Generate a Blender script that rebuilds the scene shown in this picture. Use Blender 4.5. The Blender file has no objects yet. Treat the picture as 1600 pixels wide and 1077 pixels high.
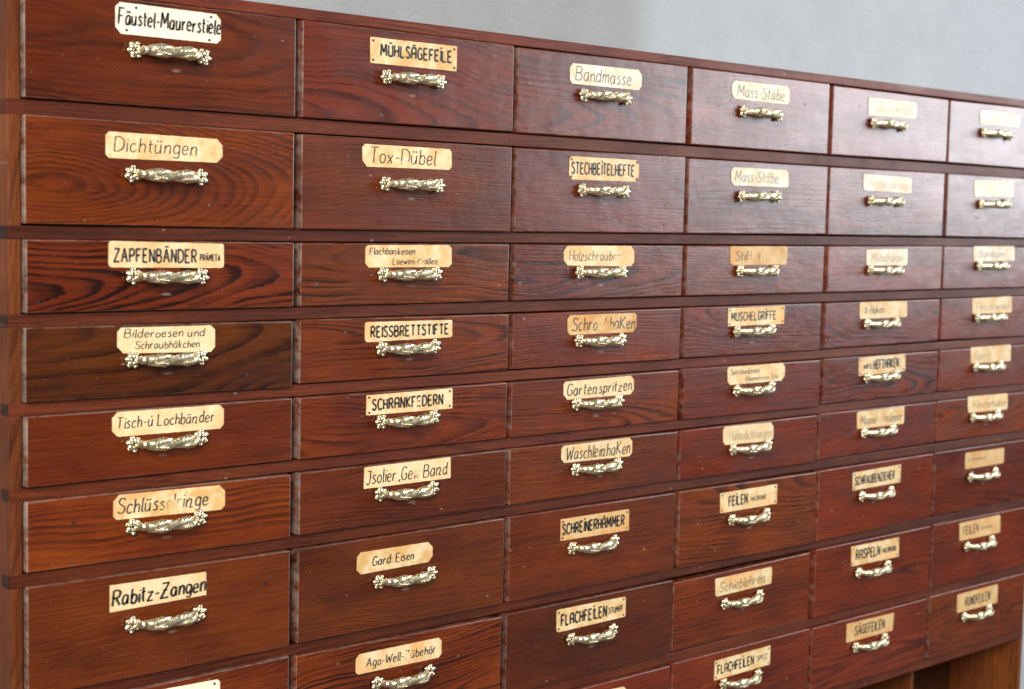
import bpy, bmesh, math, random
from mathutils import Vector, Matrix
R = math.radians
scn = bpy.context.scene
col = scn.collection

# ------------------------------------------------------------------ camera
cam_data = bpy.data.cameras.new('camera')
cam = bpy.data.objects.new('camera', cam_data); col.objects.link(cam)
yaw, pitch, roll = -0.7266, -0.0812, -0.0206
rot = Matrix.Rotation(yaw, 3, 'Z') @ Matrix.Rotation(pitch, 3, 'X') @ Matrix.Rotation(roll, 3, 'Y') @ Matrix.Rotation(R(90), 3, 'X')
cam.matrix_world = Matrix.Translation((-0.653, -1.480, -0.2211)) @ rot.to_4x4()
cam_data.sensor_width = 36.0
cam_data.lens = 2392.3 / 1600 * 36
cam_data.clip_start = 0.02; cam_data.clip_end = 100
cam_data.dof.use_dof = True
cam_data.dof.focus_distance = 1.88
cam_data.dof.aperture_fstop = 5.8
scn.camera = cam

# ------------------------------------------------------------------ world and lamps
world = bpy.data.worlds.new('World'); scn.world = world
world.use_nodes = True
bg = world.node_tree.nodes['Background']
bg.inputs['Color'].default_value = (0.98, 0.95, 0.92, 1)
bg.inputs['Strength'].default_value = 1.0
wn = world.node_tree.nodes; wl = world.node_tree.links          # a dim room: pale ceiling above, dark walls and floor
wc = wn.new('ShaderNodeTexCoord'); ws = wn.new('ShaderNodeSeparateXYZ'); wr = wn.new('ShaderNodeValToRGB')
wl.new(wc.outputs['Generated'], ws.inputs[0]); wl.new(ws.outputs[2], wr.inputs[0]); wl.new(wr.outputs[0], bg.inputs['Color'])
wr.color_ramp.elements[0].position = 0.10; wr.color_ramp.elements[0].color = (0.070, 0.066, 0.062, 1)
wr.color_ramp.elements[1].position = 0.75; wr.color_ramp.elements[1].color = (0.42, 0.41, 0.39, 1)

def area(name, loc, target, sx, sy, power, colour):
    l = bpy.data.lights.new(name, 'AREA'); l.shape = 'RECTANGLE'; l.size = sx; l.size_y = sy
    l.energy = power; l.color = colour
    o = bpy.data.objects.new(name, l); col.objects.link(o)
    o.location = loc
    o.rotation_euler = (Vector(target) - Vector(loc)).to_track_quat('-Z', 'Y').to_euler()
    return o
# the window in the end wall, to the right of the cabinet; the window behind the photographer
area('window_light_right', (5.3, -2.65, 0.78), (0.0, -2.65, 0.78), 3.2, 2.1, 285, (0.88, 0.94, 1.0))
area('window_light_front', (-2.8, -3.3, 1.35), (0.7, 0.0, -0.4), 2.2, 2.0, 370, (1.0, 0.955, 0.89))

scn.view_settings.view_transform = 'Standard'
scn.view_settings.look = 'None'
scn.view_settings.exposure = 0.0
scn.view_settings.gamma = 1.0
scn.view_settings.use_curve_mapping = False

# ------------------------------------------------------------------ helpers
def tag(o, label=None, cat=None, group=None, kind=None):
    if label: o['label'] = label
    if cat: o['category'] = cat
    if group: o['group'] = group
    if kind: o['kind'] = kind
    return o
def empty(name, loc):
    o = bpy.data.objects.new(name, None); o.empty_display_size = 0.03
    o.location = loc; col.objects.link(o); return o
def link(name, me, parent=None, loc=(0, 0, 0), rot=(0, 0, 0)):
    o = bpy.data.objects.new(name, me); col.objects.link(o)
    o.location = loc; o.rotation_euler = rot
    if parent: o.parent = parent
    return o
def finish(bm, name, mat, smooth=True):
    me = bpy.data.meshes.new(name)
    bmesh.ops.recalc_face_normals(bm, faces=bm.faces)
    bm.to_mesh(me); bm.free()
    for m in (mat if isinstance(mat, (list, tuple)) else [mat]): me.materials.append(m)
    if smooth:
        for p in me.polygons: p.use_smooth = True
    return me
def hexa(bm, c):            # 8 corners: bottom ring 0-3, top ring 4-7
    v = [bm.verts.new(p) for p in c]
    for f in ((3, 2, 1, 0), (4, 5, 6, 7), (0, 1, 5, 4), (1, 2, 6, 5), (2, 3, 7, 6), (3, 0, 4, 7)):
        bm.faces.new([v[i] for i in f])
    return v
def bevelled_box(c, width, seg=2):
    bm = bmesh.new(); hexa(bm, c)
    if width: bmesh.ops.bevel(bm, geom=list(bm.edges), offset=width, segments=seg, profile=0.6, affect='EDGES')
    return bm
def box(name, x0, x1, y0, y1, z0, z1, mat, parent, bevel=0.0008, at=(0, 0, 0)):
    cx, cy, cz = (x0 + x1) / 2, (y0 + y1) / 2, (z0 + z1) / 2
    a, b, c = (x1 - x0) / 2, (y1 - y0) / 2, (z1 - z0) / 2
    bm = bevelled_box([(-a, -b, -c), (a, -b, -c), (a, b, -c), (-a, b, -c), (-a, -b, c), (a, -b, c), (a, b, c), (-a, b, c)], bevel, 2)
    me = finish(bm, name, mat, smooth=False)
    return link(name, me, parent, (cx - at[0], cy - at[1], cz - at[2]))

# ------------------------------------------------------------------ node helpers
class NT:
    def __init__(s, mat):
        mat.use_nodes = True; s.t = mat.node_tree
        s.bsdf = s.t.nodes['Principled BSDF']
    def n(s, kind, **kw):
        nd = s.t.nodes.new(kind)
        for k, v in kw.items(): setattr(nd, k, v)
        return nd
    def put(s, sock, v):
        if isinstance(v, bpy.types.NodeSocket): s.t.links.new(v, sock)
        elif isinstance(v, (tuple, list)) and len(v) == 3 and sock.type == 'RGBA': sock.default_value = (*v, 1)
        else: sock.default_value = v
    def m(s, op, a, b=None, c=None, clamp=False):
        nd = s.n('ShaderNodeMath', operation=op, use_clamp=clamp)
        s.put(nd.inputs[0], a)
        if b is not None: s.put(nd.inputs[1], b)
        if c is not None: s.put(nd.inputs[2], c)
        return nd.outputs[0]
    def vec(s, x, y, z):
        nd = s.n('ShaderNodeCombineXYZ')
        for i, v in enumerate((x, y, z)): s.put(nd.inputs[i], v)
        return nd.outputs[0]
    def sep(s, v):
        nd = s.n('ShaderNodeSeparateXYZ'); s.put(nd.inputs[0], v); return nd.outputs
    def attr(s, name, kind='OBJECT'):
        return s.n('ShaderNodeAttribute', attribute_type=kind, attribute_name=name)
    def noise(s, v, scale, detail=3, rough=0.55, w=None):
        nd = s.n('ShaderNodeTexNoise')
        if w is not None:
            nd.noise_dimensions = '4D'; s.put(nd.inputs['W'], w)
        s.put(nd.inputs['Vector'], v); nd.inputs['Scale'].default_value = scale
        nd.inputs['Detail'].default_value = detail; nd.inputs['Roughness'].default_value = rough
        return nd.outputs[0]
    def vor(s, v, scale):
        nd = s.n('ShaderNodeTexVoronoi'); s.put(nd.inputs['Vector'], v); nd.inputs['Scale'].default_value = scale
        return nd.outputs
    def ramp(s, v, a, b):      # smooth 0..1 between a and b
        nd = s.n('ShaderNodeMapRange', interpolation_type='SMOOTHSTEP')
        s.put(nd.inputs[0], v); s.put(nd.inputs[1], a); s.put(nd.inputs[2], b)
        return nd.outputs[0]
    def mix(s, f, a, b, mode='MIX'):
        nd = s.n('ShaderNodeMix', data_type='RGBA', blend_type=mode)
        s.put(nd.inputs[0], f); s.put(nd.inputs[6], a); s.put(nd.inputs[7], b)
        return nd.outputs[2]
    def bump(s, h, strength, dist):
        nd = s.n('ShaderNodeBump'); nd.inputs['Strength'].default_value = strength
        nd.inputs['Distance'].default_value = dist; s.put(nd.inputs['Height'], h); return nd.outputs[0]

# ------------------------------------------------------------------ materials
def wood_material():
    """Old stained pine under shellac. Per object: 'grain' = ring centre height, distance and slope of the pith,
    'figure' = rings per metre, contrast, seed, 'stain' = colour, 'upright' = 1 when the grain runs up."""
    mat = bpy.data.materials.new('stained_pine'); t = NT(mat)
    co = t.n('ShaderNodeTexCoord').outputs['Object']
    o = t.sep(co)
    up = t.attr('upright').outputs['Fac']
    x = t.m('ADD', t.m('MULTIPLY', o[0], t.m('SUBTRACT', 1.0, up)), t.m('MULTIPLY', o[2], up))
    z = t.m('ADD', t.m('MULTIPLY', o[2], t.m('SUBTRACT', 1.0, up)), t.m('MULTIPLY', o[0], up))
    y = o[1]
    g = t.sep(t.attr('grain').outputs['Vector'])
    fg = t.sep(t.attr('figure').outputs['Vector'])
    seed = fg[2]
    base = t.vec(x, y, z)
    # slow wander of the rings along the board
    w1 = t.noise(t.vec(t.m('MULTIPLY', x, 4.2), y, t.m('MULTIPLY', z, 9.0)), 1.0, 1.2, 0.45, seed)
    w2 = t.noise(t.vec(t.m('MULTIPLY', x, 18.0), y, t.m('MULTIPLY', z, 45.0)), 1.0, 2, 0.5, t.m('ADD', seed, 7.3))
    wz = t.m('ADD', t.m('MULTIPLY', t.m('SUBTRACT', w1, 0.5), 0.060), t.m('MULTIPLY', t.m('SUBTRACT', w2, 0.5), 0.0055))
    zz = t.m('ADD', t.m('SUBTRACT', z, g[0]), wz)
    dd = t.m('ADD', g[1], t.m('ADD', t.m('MULTIPLY', x, g[2]), t.m('MULTIPLY', y, 1.0)))
    r0 = t.m('SQRT', t.m('ADD', t.m('MULTIPLY', zz, zz), t.m('ADD', t.m('MULTIPLY', dd, dd), 0.00002)))
    fib = t.noise(t.vec(t.m('MULTIPLY', x, 9.0), t.m('MULTIPLY', y, 300.0), t.m('MULTIPLY', z, 420.0)), 1.0, 4, 0.7, seed)
    r = t.m('ADD', r0, t.m('MULTIPLY', t.m('SUBTRACT', fib, 0.5), 0.0032))
    rr = t.m('ADD', r, t.m('MULTIPLY', t.m('SUBTRACT', t.noise(t.vec(t.m('MULTIPLY', r, 85.0), seed, 0.0), 1.0, 3, 0.6), 0.5), 0.014))
    ring = t.m('FRACT', t.m('MULTIPLY', rr, fg[0]))
    late = t.m('MULTIPLY', t.ramp(ring, 0.30, 0.88), t.m('SUBTRACT', 1.0, t.ramp(ring, 0.90, 1.0)))
    # fibres and pores
    fine = t.noise(t.vec(t.m('MULTIPLY', x, 35.0), t.m('MULTIPLY', y, 900.0), t.m('MULTIPLY', z, 1500.0)), 1.0, 2, 0.6, seed)
    blot = t.noise(t.vec(t.m('MULTIPLY', x, 9.0), t.m('MULTIPLY', y, 9.0), t.m('MULTIPLY', z, 22.0)), 1.0, 5, 0.6, t.m('ADD', seed, 3.1))
    var = t.ramp(t.noise(t.vec(t.m('MULTIPLY', x, 7.0), y, t.m('MULTIPLY', z, 26.0)), 1.0, 3, 0.6, t.m('ADD', seed, 5.5)), 0.34, 0.64)
    stain = t.attr('stain').outputs['Color']
    dark = t.mix(1.0, stain, (0.15, 0.13, 0.2), 'MULTIPLY')
    amount = t.m('MULTIPLY', t.m('MULTIPLY', late, fg[1]), t.m('ADD', 0.16, t.m('MULTIPLY', var, 0.95)), clamp=True)
    c = t.mix(amount, stain, dark)
    c = t.mix(t.m('MULTIPLY', t.ramp(fib, 0.40, 0.70), 0.72), c, t.mix(1.0, c, (0.50, 0.38, 0.34), 'MULTIPLY'))
    c = t.mix(t.m('MULTIPLY', t.ramp(fine, 0.48, 0.70), 0.5), c, t.mix(1.0, c, (0.58, 0.46, 0.42), 'MULTIPLY'))
    c = t.mix(t.ramp(blot, 0.42, 0.72), c, t.mix(1.0, c, (0.66, 0.54, 0.52), 'MULTIPLY'))
    c = t.mix(t.m('MULTIPLY', t.ramp(blot, 0.46, 0.25), 0.6), c, t.mix(1.0, c, (1.3, 1.4, 1.3), 'MULTIPLY'))
    big = t.noise(t.vec(t.m('MULTIPLY', x, 4.0), t.m('MULTIPLY', y, 9.0), t.m('MULTIPLY', z, 11.0)), 1.0, 3, 0.55, t.m('ADD', seed, 12.7))
    c = t.mix(t.m('MULTIPLY', t.ramp(big, 0.42, 0.70), 0.75), c, t.mix(1.0, c, (0.62, 0.52, 0.52), 'MULTIPLY'))
    # knocks, dents and pale scuffs
    sv = t.vec(t.m('ADD', t.m('MULTIPLY', x, 1.0), t.m('MULTIPLY', seed, 3.7)), y, z)
    dn = t.vor(t.vec(t.m('MULTIPLY', t.sep(sv)[0], 0.75), 0.0, z), 46.0)
    pick = t.sep(dn['Color'])
    dj = t.m('ADD', dn['Distance'], t.m('MULTIPLY', t.m('SUBTRACT', fib, 0.5), 0.30))
    dent = t.m('MULTIPLY', t.m('SUBTRACT', 1.0, t.ramp(dj, 0.05, 0.13)), t.m('GREATER_THAN', pick[0], 0.84))
    scuff = t.m('MULTIPLY', t.m('SUBTRACT', 1.0, t.ramp(dj, 0.02, 0.09)), t.m('LESS_THAN', pick[1], 0.07))
    c = t.mix(t.m('MULTIPLY', dent, 0.75), c, (0.010, 0.005, 0.003))
    c = t.mix(t.m('MULTIPLY', scuff, 0.55), c, (0.34, 0.22, 0.16))
    sc = t.sep(t.attr('scuff').outputs['Vector'])
    ex = t.m('DIVIDE', t.m('SUBTRACT', x, sc[0]), 0.0068); ez = t.m('DIVIDE', t.m('SUBTRACT', z, sc[1]), 0.0021)
    er = t.m('ADD', t.m('SQRT', t.m('ADD', t.m('MULTIPLY', ex, ex), t.m('MULTIPLY', ez, ez))), t.m('MULTIPLY', t.m('SUBTRACT', fib, 0.5), 1.6))
    c = t.mix(t.m('MULTIPLY', t.m('MULTIPLY', t.m('SUBTRACT', 1.0, t.ramp(er, 0.45, 1.1)), sc[2]), 0.6, clamp=True), c, (0.30, 0.20, 0.15))
    # arrises rubbed through the finish, with the pale sheen of side light painted in
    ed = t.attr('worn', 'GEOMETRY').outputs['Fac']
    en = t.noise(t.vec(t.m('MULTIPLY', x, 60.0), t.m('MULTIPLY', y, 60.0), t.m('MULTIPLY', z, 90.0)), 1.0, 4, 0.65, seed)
    ew = t.attr('edge_wear_sheen').outputs['Fac']
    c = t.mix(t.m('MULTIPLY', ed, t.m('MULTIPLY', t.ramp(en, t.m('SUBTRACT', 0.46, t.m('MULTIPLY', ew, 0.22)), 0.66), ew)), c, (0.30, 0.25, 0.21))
    # dust and fly specks
    sp = t.vor(t.vec(t.m('ADD', x, t.m('MULTIPLY', seed, 1.3)), 0.0, z), 210.0)
    spk = t.sep(sp['Color'])
    sr = t.m('SUBTRACT', 1.0, t.ramp(sp['Distance'], 0.06, 0.17))
    c = t.mix(t.m('MULTIPLY', t.m('MULTIPLY', sr, t.m('GREATER_THAN', spk[0], 0.955)), 0.45), c, (0.32, 0.25, 0.20))
    c = t.mix(t.m('MULTIPLY', t.m('MULTIPLY', sr, t.m('LESS_THAN', spk[0], 0.06)), 0.65), c, (0.012, 0.006, 0.004))
    # short dark pores along the grain
    po = t.noise(t.vec(t.m('MULTIPLY', x, 75.0), t.m('MULTIPLY', y, 300.0), t.m('MULTIPLY', z, 900.0)), 1.0, 1.5, 0.5, t.m('ADD', seed, 21.0))
    c = t.mix(t.m('MULTIPLY', t.ramp(po, 0.60, 0.74), 0.55), c, t.mix(1.0, c, (0.34, 0.26, 0.24), 'MULTIPLY'))
    c = t.mix(t.m('MULTIPLY', t.ramp(po, 0.36, 0.24), 0.45), c, t.mix(1.0, c, (1.45, 1.5, 1.4), 'MULTIPLY'))
    t.put(t.bsdf.inputs['Base Color'], c)
    rough = t.m('ADD', t.m('ADD', 0.22, t.m('MULTIPLY', t.attr('matt').outputs['Fac'], 0.22)), t.m('ADD', t.m('MULTIPLY', t.m('SUBTRACT', blot, 0.25), 0.26), t.m('MULTIPLY', ed, 0.2)))
    t.put(t.bsdf.inputs['Roughness'], rough)
    t.bsdf.inputs['IOR'].default_value = 1.47
    t.put(t.bsdf.inputs['Specular IOR Level'], t.m('SUBTRACT', 0.5, t.m('MULTIPLY', t.attr('matt').outputs['Fac'], 0.26)))
    h = t.m('ADD', t.m('MULTIPLY', fib, 0.5), t.m('ADD', t.m('MULTIPLY', late, -0.06), t.m('ADD', t.m('MULTIPLY', dent, -0.5), t.m('MULTIPLY', t.noise(base, 26.0, 2, 0.5, seed), 1.6))))
    t.put(t.bsdf.inputs['Normal'], t.bump(h, 0.34, 0.0012))
    return mat
WOOD = wood_material()

def brass_material():
    mat = bpy.data.materials.new('tarnished_brass'); t = NT(mat)
    co = t.n('ShaderNodeTexCoord').outputs['Object']
    rnd = t.n('ShaderNodeObjectInfo').outputs['Random']
    n1 = t.noise(co, 130.0, 4, 0.6, t.m('MULTIPLY', rnd, 30.0))
    n2 = t.noise(co, 700.0, 2, 0.6)
    c = t.mix(t.ramp(n1, 0.35, 0.7), (0.88, 0.81, 0.62), (0.70, 0.60, 0.36))
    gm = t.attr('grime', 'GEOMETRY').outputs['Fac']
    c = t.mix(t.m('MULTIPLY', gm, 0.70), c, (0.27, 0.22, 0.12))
    c = t.mix(t.m('MULTIPLY', t.ramp(n2, 0.6, 0.75), 0.5), c, (0.20, 0.16, 0.09))
    t.put(t.bsdf.inputs['Base Color'], c)
    t.bsdf.inputs['Metallic'].default_value = 1.0
    t.put(t.bsdf.inputs['Roughness'], t.m('ADD', t.m('ADD', 0.22, t.m('MULTIPLY', gm, 0.18)), t.m('MULTIPLY', n1, 0.20)))
    t.put(t.bsdf.inputs['Normal'], t.bump(n2, 0.25, 0.0004))
    return mat
BRASS = brass_material()

def simple(name, c, rough, metal=0.0):
    mat = bpy.data.materials.new(name); t = NT(mat)
    co = t.n('ShaderNodeTexCoord').outputs['Object']
    n = t.noise(co, 400.0, 3, 0.6)
    t.put(t.bsdf.inputs['Base Color'], t.mix(t.ramp(n, 0.35, 0.7), c, tuple(v * 0.6 for v in c)))
    t.bsdf.inputs['Roughness'].default_value = rough; t.bsdf.inputs['Metallic'].default_value = metal
    return mat
RIVET = simple('dull_rivet', (0.10, 0.035, 0.018), 0.45, 0.3)
NAIL = simple('nail_iron', (0.045, 0.045, 0.05), 0.4, 0.6)

def card_material():
    mat = bpy.data.materials.new('aged_card'); t = NT(mat)
    co = t.n('ShaderNodeTexCoord').outputs['Object']
    rnd = t.n('ShaderNodeObjectInfo').outputs['Random']
    w = t.m('MULTIPLY', rnd, 50.0)
    paper = t.attr('paper').outputs['Color']
    age = t.attr('age').outputs['Fac']
    n1 = t.noise(co, 45.0, 5, 0.65, w); n2 = t.noise(co, 320.0, 3, 0.6, w); n3 = t.noise(co, 22.0, 3, 0.5, t.m('ADD', w, 9.0))
    brown = t.mix(1.0, paper, (0.82, 0.62, 0.36), 'MULTIPLY')
    c = t.mix(t.m('MULTIPLY', t.ramp(n1, 0.36, 0.68), t.m('MULTIPLY', age, 1.35), clamp=True), paper, brown)
    c = t.mix(t.m('MULTIPLY', t.ramp(n3, 0.50, 0.66), t.m('MULTIPLY', age, 0.95), clamp=True), c, t.mix(1.0, paper, (0.98, 0.68, 0.42), 'MULTIPLY'))
    c = t.mix(t.m('MULTIPLY', t.ramp(n2, 0.54, 0.72), 0.38), c, t.mix(1.0, c, (0.6, 0.5, 0.4), 'MULTIPLY'))
    rim = t.attr('rim', 'GEOMETRY').outputs['Fac']
    c = t.mix(t.m('MULTIPLY', t.ramp(t.m('ADD', rim, t.m('MULTIPLY', t.m('SUBTRACT', n1, 0.5), 1.1)), 0.35, 1.0), 0.85), c, (0.27, 0.14, 0.055))
    t.put(t.bsdf.inputs['Base Color'], c)
    t.put(t.bsdf.inputs['Roughness'], t.m('ADD', 0.50, t.m('MULTIPLY', n1, 0.2)))
    t.put(t.bsdf.inputs['Normal'], t.bump(t.m('ADD', n1, t.m('MULTIPLY', n2, 0.3)), 0.25, 0.0008))
    return mat
CARD = card_material()

def ink_material():
    mat = bpy.data.materials.new('writing_ink'); t = NT(mat)
    co = t.n('ShaderNodeTexCoord').outputs['Object']
    ink = t.attr('ink').outputs['Color']
    n = t.noise(co, 260.0, 4, 0.7)
    t.put(t.bsdf.inputs['Base Color'], t.mix(t.m('MULTIPLY', t.ramp(n, 0.48, 0.75), 0.5), ink, t.mix(0.35, ink, (0.7, 0.52, 0.28))))
    t.bsdf.inputs['Roughness'].default_value = 0.5
    fade = t.attr('fade', 'GEOMETRY').outputs['Fac']
    n4 = t.noise(co, 420.0, 3, 0.7)
    f = t.ramp(t.m('ADD', fade, t.m('MULTIPLY', t.m('SUBTRACT', n4, 0.5), t.m('ADD', 0.25, t.m('MULTIPLY', fade, 0.9)))), 0.22, 0.95)
    tr = t.n('ShaderNodeBsdfTransparent'); mx = t.n('ShaderNodeMixShader')
    t.put(mx.inputs[0], f); t.t.links.new(t.bsdf.outputs[0], mx.inputs[1]); t.t.links.new(tr.outputs[0], mx.inputs[2])
    t.t.links.new(mx.outputs[0], t.t.nodes['Material Output'].inputs['Surface'])
    return mat
INK = ink_material()

def plaster(name, c, c2=None):
    mat = bpy.data.materials.new(name); t = NT(mat)
    co = t.n('ShaderNodeTexCoord').outputs['Object']
    n1 = t.noise(co, 7.0, 6, 0.6); n2 = t.noise(co, 110.0, 4, 0.65); n3 = t.noise(co, 2.2, 3, 0.5)
    k = t.mix(t.ramp(n1, 0.35, 0.7), c, tuple(v * 0.90 for v in c))
    k = t.mix(t.m('MULTIPLY', t.ramp(n3, 0.4, 0.7), 0.5), k, tuple(v * 0.88 for v in c))
    k = t.mix(t.m('MULTIPLY', t.ramp(n2, 0.5, 0.75), 0.35), k, tuple(v * 0.82 for v in c))
    if c2:         # the darker tone on the left ends here in a soft edge
        px = t.m('ADD', t.sep(co)[0], t.m('MULTIPLY', t.m('SUBTRACT', n1, 0.5), 0.10))
        k = t.mix(1.0, k, t.mix(t.ramp(px, 1.47, 1.60), (1, 1, 1), tuple(b / a for a, b in zip(c, c2))), 'MULTIPLY')
    t.put(t.bsdf.inputs['Base Color'], k); t.bsdf.inputs['Roughness'].default_value = 0.85
    t.put(t.bsdf.inputs['Normal'], t.bump(t.m('ADD', n2, t.m('MULTIPLY', n1, 0.5)), 0.5, 0.007))
    return mat

# ------------------------------------------------------------------ the setting
wall_mat = plaster('grey_plaster', (0.35, 0.355, 0.36), (0.475, 0.505, 0.535))
floor_mat = plaster('worn_floor', (0.13, 0.11, 0.095))
FLOOR_Z = -1.72
bm = bmesh.new()
for a, b in (((-4.5, 0.62), (1.535, 0.62)), ((1.535, 0.62), (6.2, 0.20))):     # the wall turns a little towards the window
    v = [bm.verts.new((a[0], a[1], FLOOR_Z)), bm.verts.new((b[0], b[1], FLOOR_Z)), bm.verts.new((b[0], b[1], 2.2)), bm.verts.new((a[0], a[1], 2.2)),
         bm.verts.new((a[0], a[1] + .25, FLOOR_Z)), bm.verts.new((b[0], b[1] + .25, FLOOR_Z)), bm.verts.new((b[0], b[1] + .25, 2.2)), bm.verts.new((a[0], a[1] + .25, 2.2))]
    for f in ((0, 1, 2, 3), (5, 4, 7, 6), (3, 2, 6, 7), (0, 4, 5, 1)): bm.faces.new([v[i] for i in f])
tag(link('wall', finish(bm, 'wall', wall_mat, False)), 'pale grey plastered wall behind the drawer cabinet', 'wall', kind='structure')
bm = bmesh.new()
v = [bm.verts.new(p) for p in ((-7, -8, FLOOR_Z), (9, -8, FLOOR_Z), (9, 2, FLOOR_Z), (-7, 2, FLOOR_Z))]; bm.faces.new(v)
tag(link('floor', finish(bm, 'floor', floor_mat, False)), 'dark worn floor under the drawer cabinet', 'floor', kind='structure')

# ------------------------------------------------------------------ the cabinet carcass
P = 0.33
ZT = [0.0, -0.1273, -0.2520, -0.3418, -0.4315, -0.5198, -0.6098, -0.7384, -0.8661]
ZB = [-0.1090, -0.2355, -0.3253, -0.4157, -0.5041, -0.5931, -0.7232, -0.8490, -0.9747]
XL, XR, DEPTH = -0.0110, 1.9840, 0.40
rng = random.Random(11)
TONE = (1.28, 0.99, 0.62)
def wood(o, stain, grain=None, figure=None, up=0.0, matt=0.0):
    o['matt'] = float(matt)
    o['stain'] = [float(v * k) for v, k in zip(stain, TONE)]
    o['grain'] = [float(v) for v in (grain or (rng.uniform(-.3, .3), rng.uniform(.03, .1), rng.uniform(-.1, .1)))]
    o['figure'] = [float(v) for v in (figure or (rng.uniform(220, 320), rng.uniform(.4, .7), rng.uniform(0, 40)))]
    o['upright'] = float(up)
    return o
cab = empty('drawer_cabinet', (0.98, 0.2, FLOOR_Z))
tag(cab, 'large reddish brown wooden cabinet frame holding all the labelled drawers', 'cabinet')
AT = (0.98, 0.2, FLOOR_Z)
def part(name, *a, stain=(0.085, 0.018, 0.007), up=0.0, bevel=0.0008, **k):
    return wood(box(name, *a, WOOD, cab, bevel, AT), stain, up=up, matt=1.0, **k)
part('side_panel', XL, 0.0027, 0.0063, DEPTH, FLOOR_Z + .001, 0.0012, stain=(0.15, 0.055, 0.024), up=1)
part('side_panel', 1.9720, XR, 0.0063, DEPTH, FLOOR_Z + .001, 0.0012, stain=(0.19, 0.072, 0.030), up=1)
part('top_board', XL - .0006, XR + .0006, 0.0048, DEPTH + .0006, 0.0015, 0.0147, stain=(0.15, 0.036, 0.016), bevel=0.0015)
for i in range(9):
    z1 = ZB[i] - 0.0012
    z0 = ZT[i + 1] + 0.0010 if i < 8 else z1 - 0.0175
    s = rng.uniform(.8, 1.25)
    ra = part('rail', XL - .0004, XR + .0004, 0.0058 + rng.uniform(-.0003, .0003), 0.0245, z0, z1,
         stain=(0.098 * s, 0.026 * s, 0.0115 * s), bevel=0.0012)
    if i in (1, 2, 3, 4, 5):        # the dovetailed end shows in the side of the case
        eg = box('end_grain', XL - .0011, XL + .0006, 0.0070, 0.0238, z0 + .0012, z1 - .0012, WOOD, ra, 0.0003, tuple(a + b for a, b in zip(AT, ra.location)))
        wood(eg, (0.030, 0.016, 0.010), matt=1.0)
for k in range(1, 6):
    part('divider', k * P - .0041, k * P + .0041, 0.0260, DEPTH - .012, -1.60, 0.0010, stain=(0.13, 0.050, 0.020), up=1)
part('back_panel', 0.0029, 1.9717, DEPTH - .010, DEPTH - .0005, -1.66, 0.0010, stain=(0.07, 0.028, 0.014), up=1)
part('back_panel', 0.0029, 1.9717, 0.150, 0.160, -1.60, ZB[8] - .0165, stain=(0.055, 0.024, 0.012))  # added shallow back, stained dark to give the shade deep in the bays
part('bottom_board', 0.0029, 1.9717, 0.0100, DEPTH - .011, -1.622, -1.602, stain=(0.10, 0.03, 0.012))
part('plinth', 0.0029, 1.9717, 0.030, 0.050, FLOOR_Z + .001, -1.6225, stain=(0.07, 0.02, 0.01))
part('dust_board', 0.0031, 1.9715, 0.0250, DEPTH - .011, ZB[8] - .016, ZB[8] - .006, stain=(0.07, 0.02, 0.01))

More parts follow.
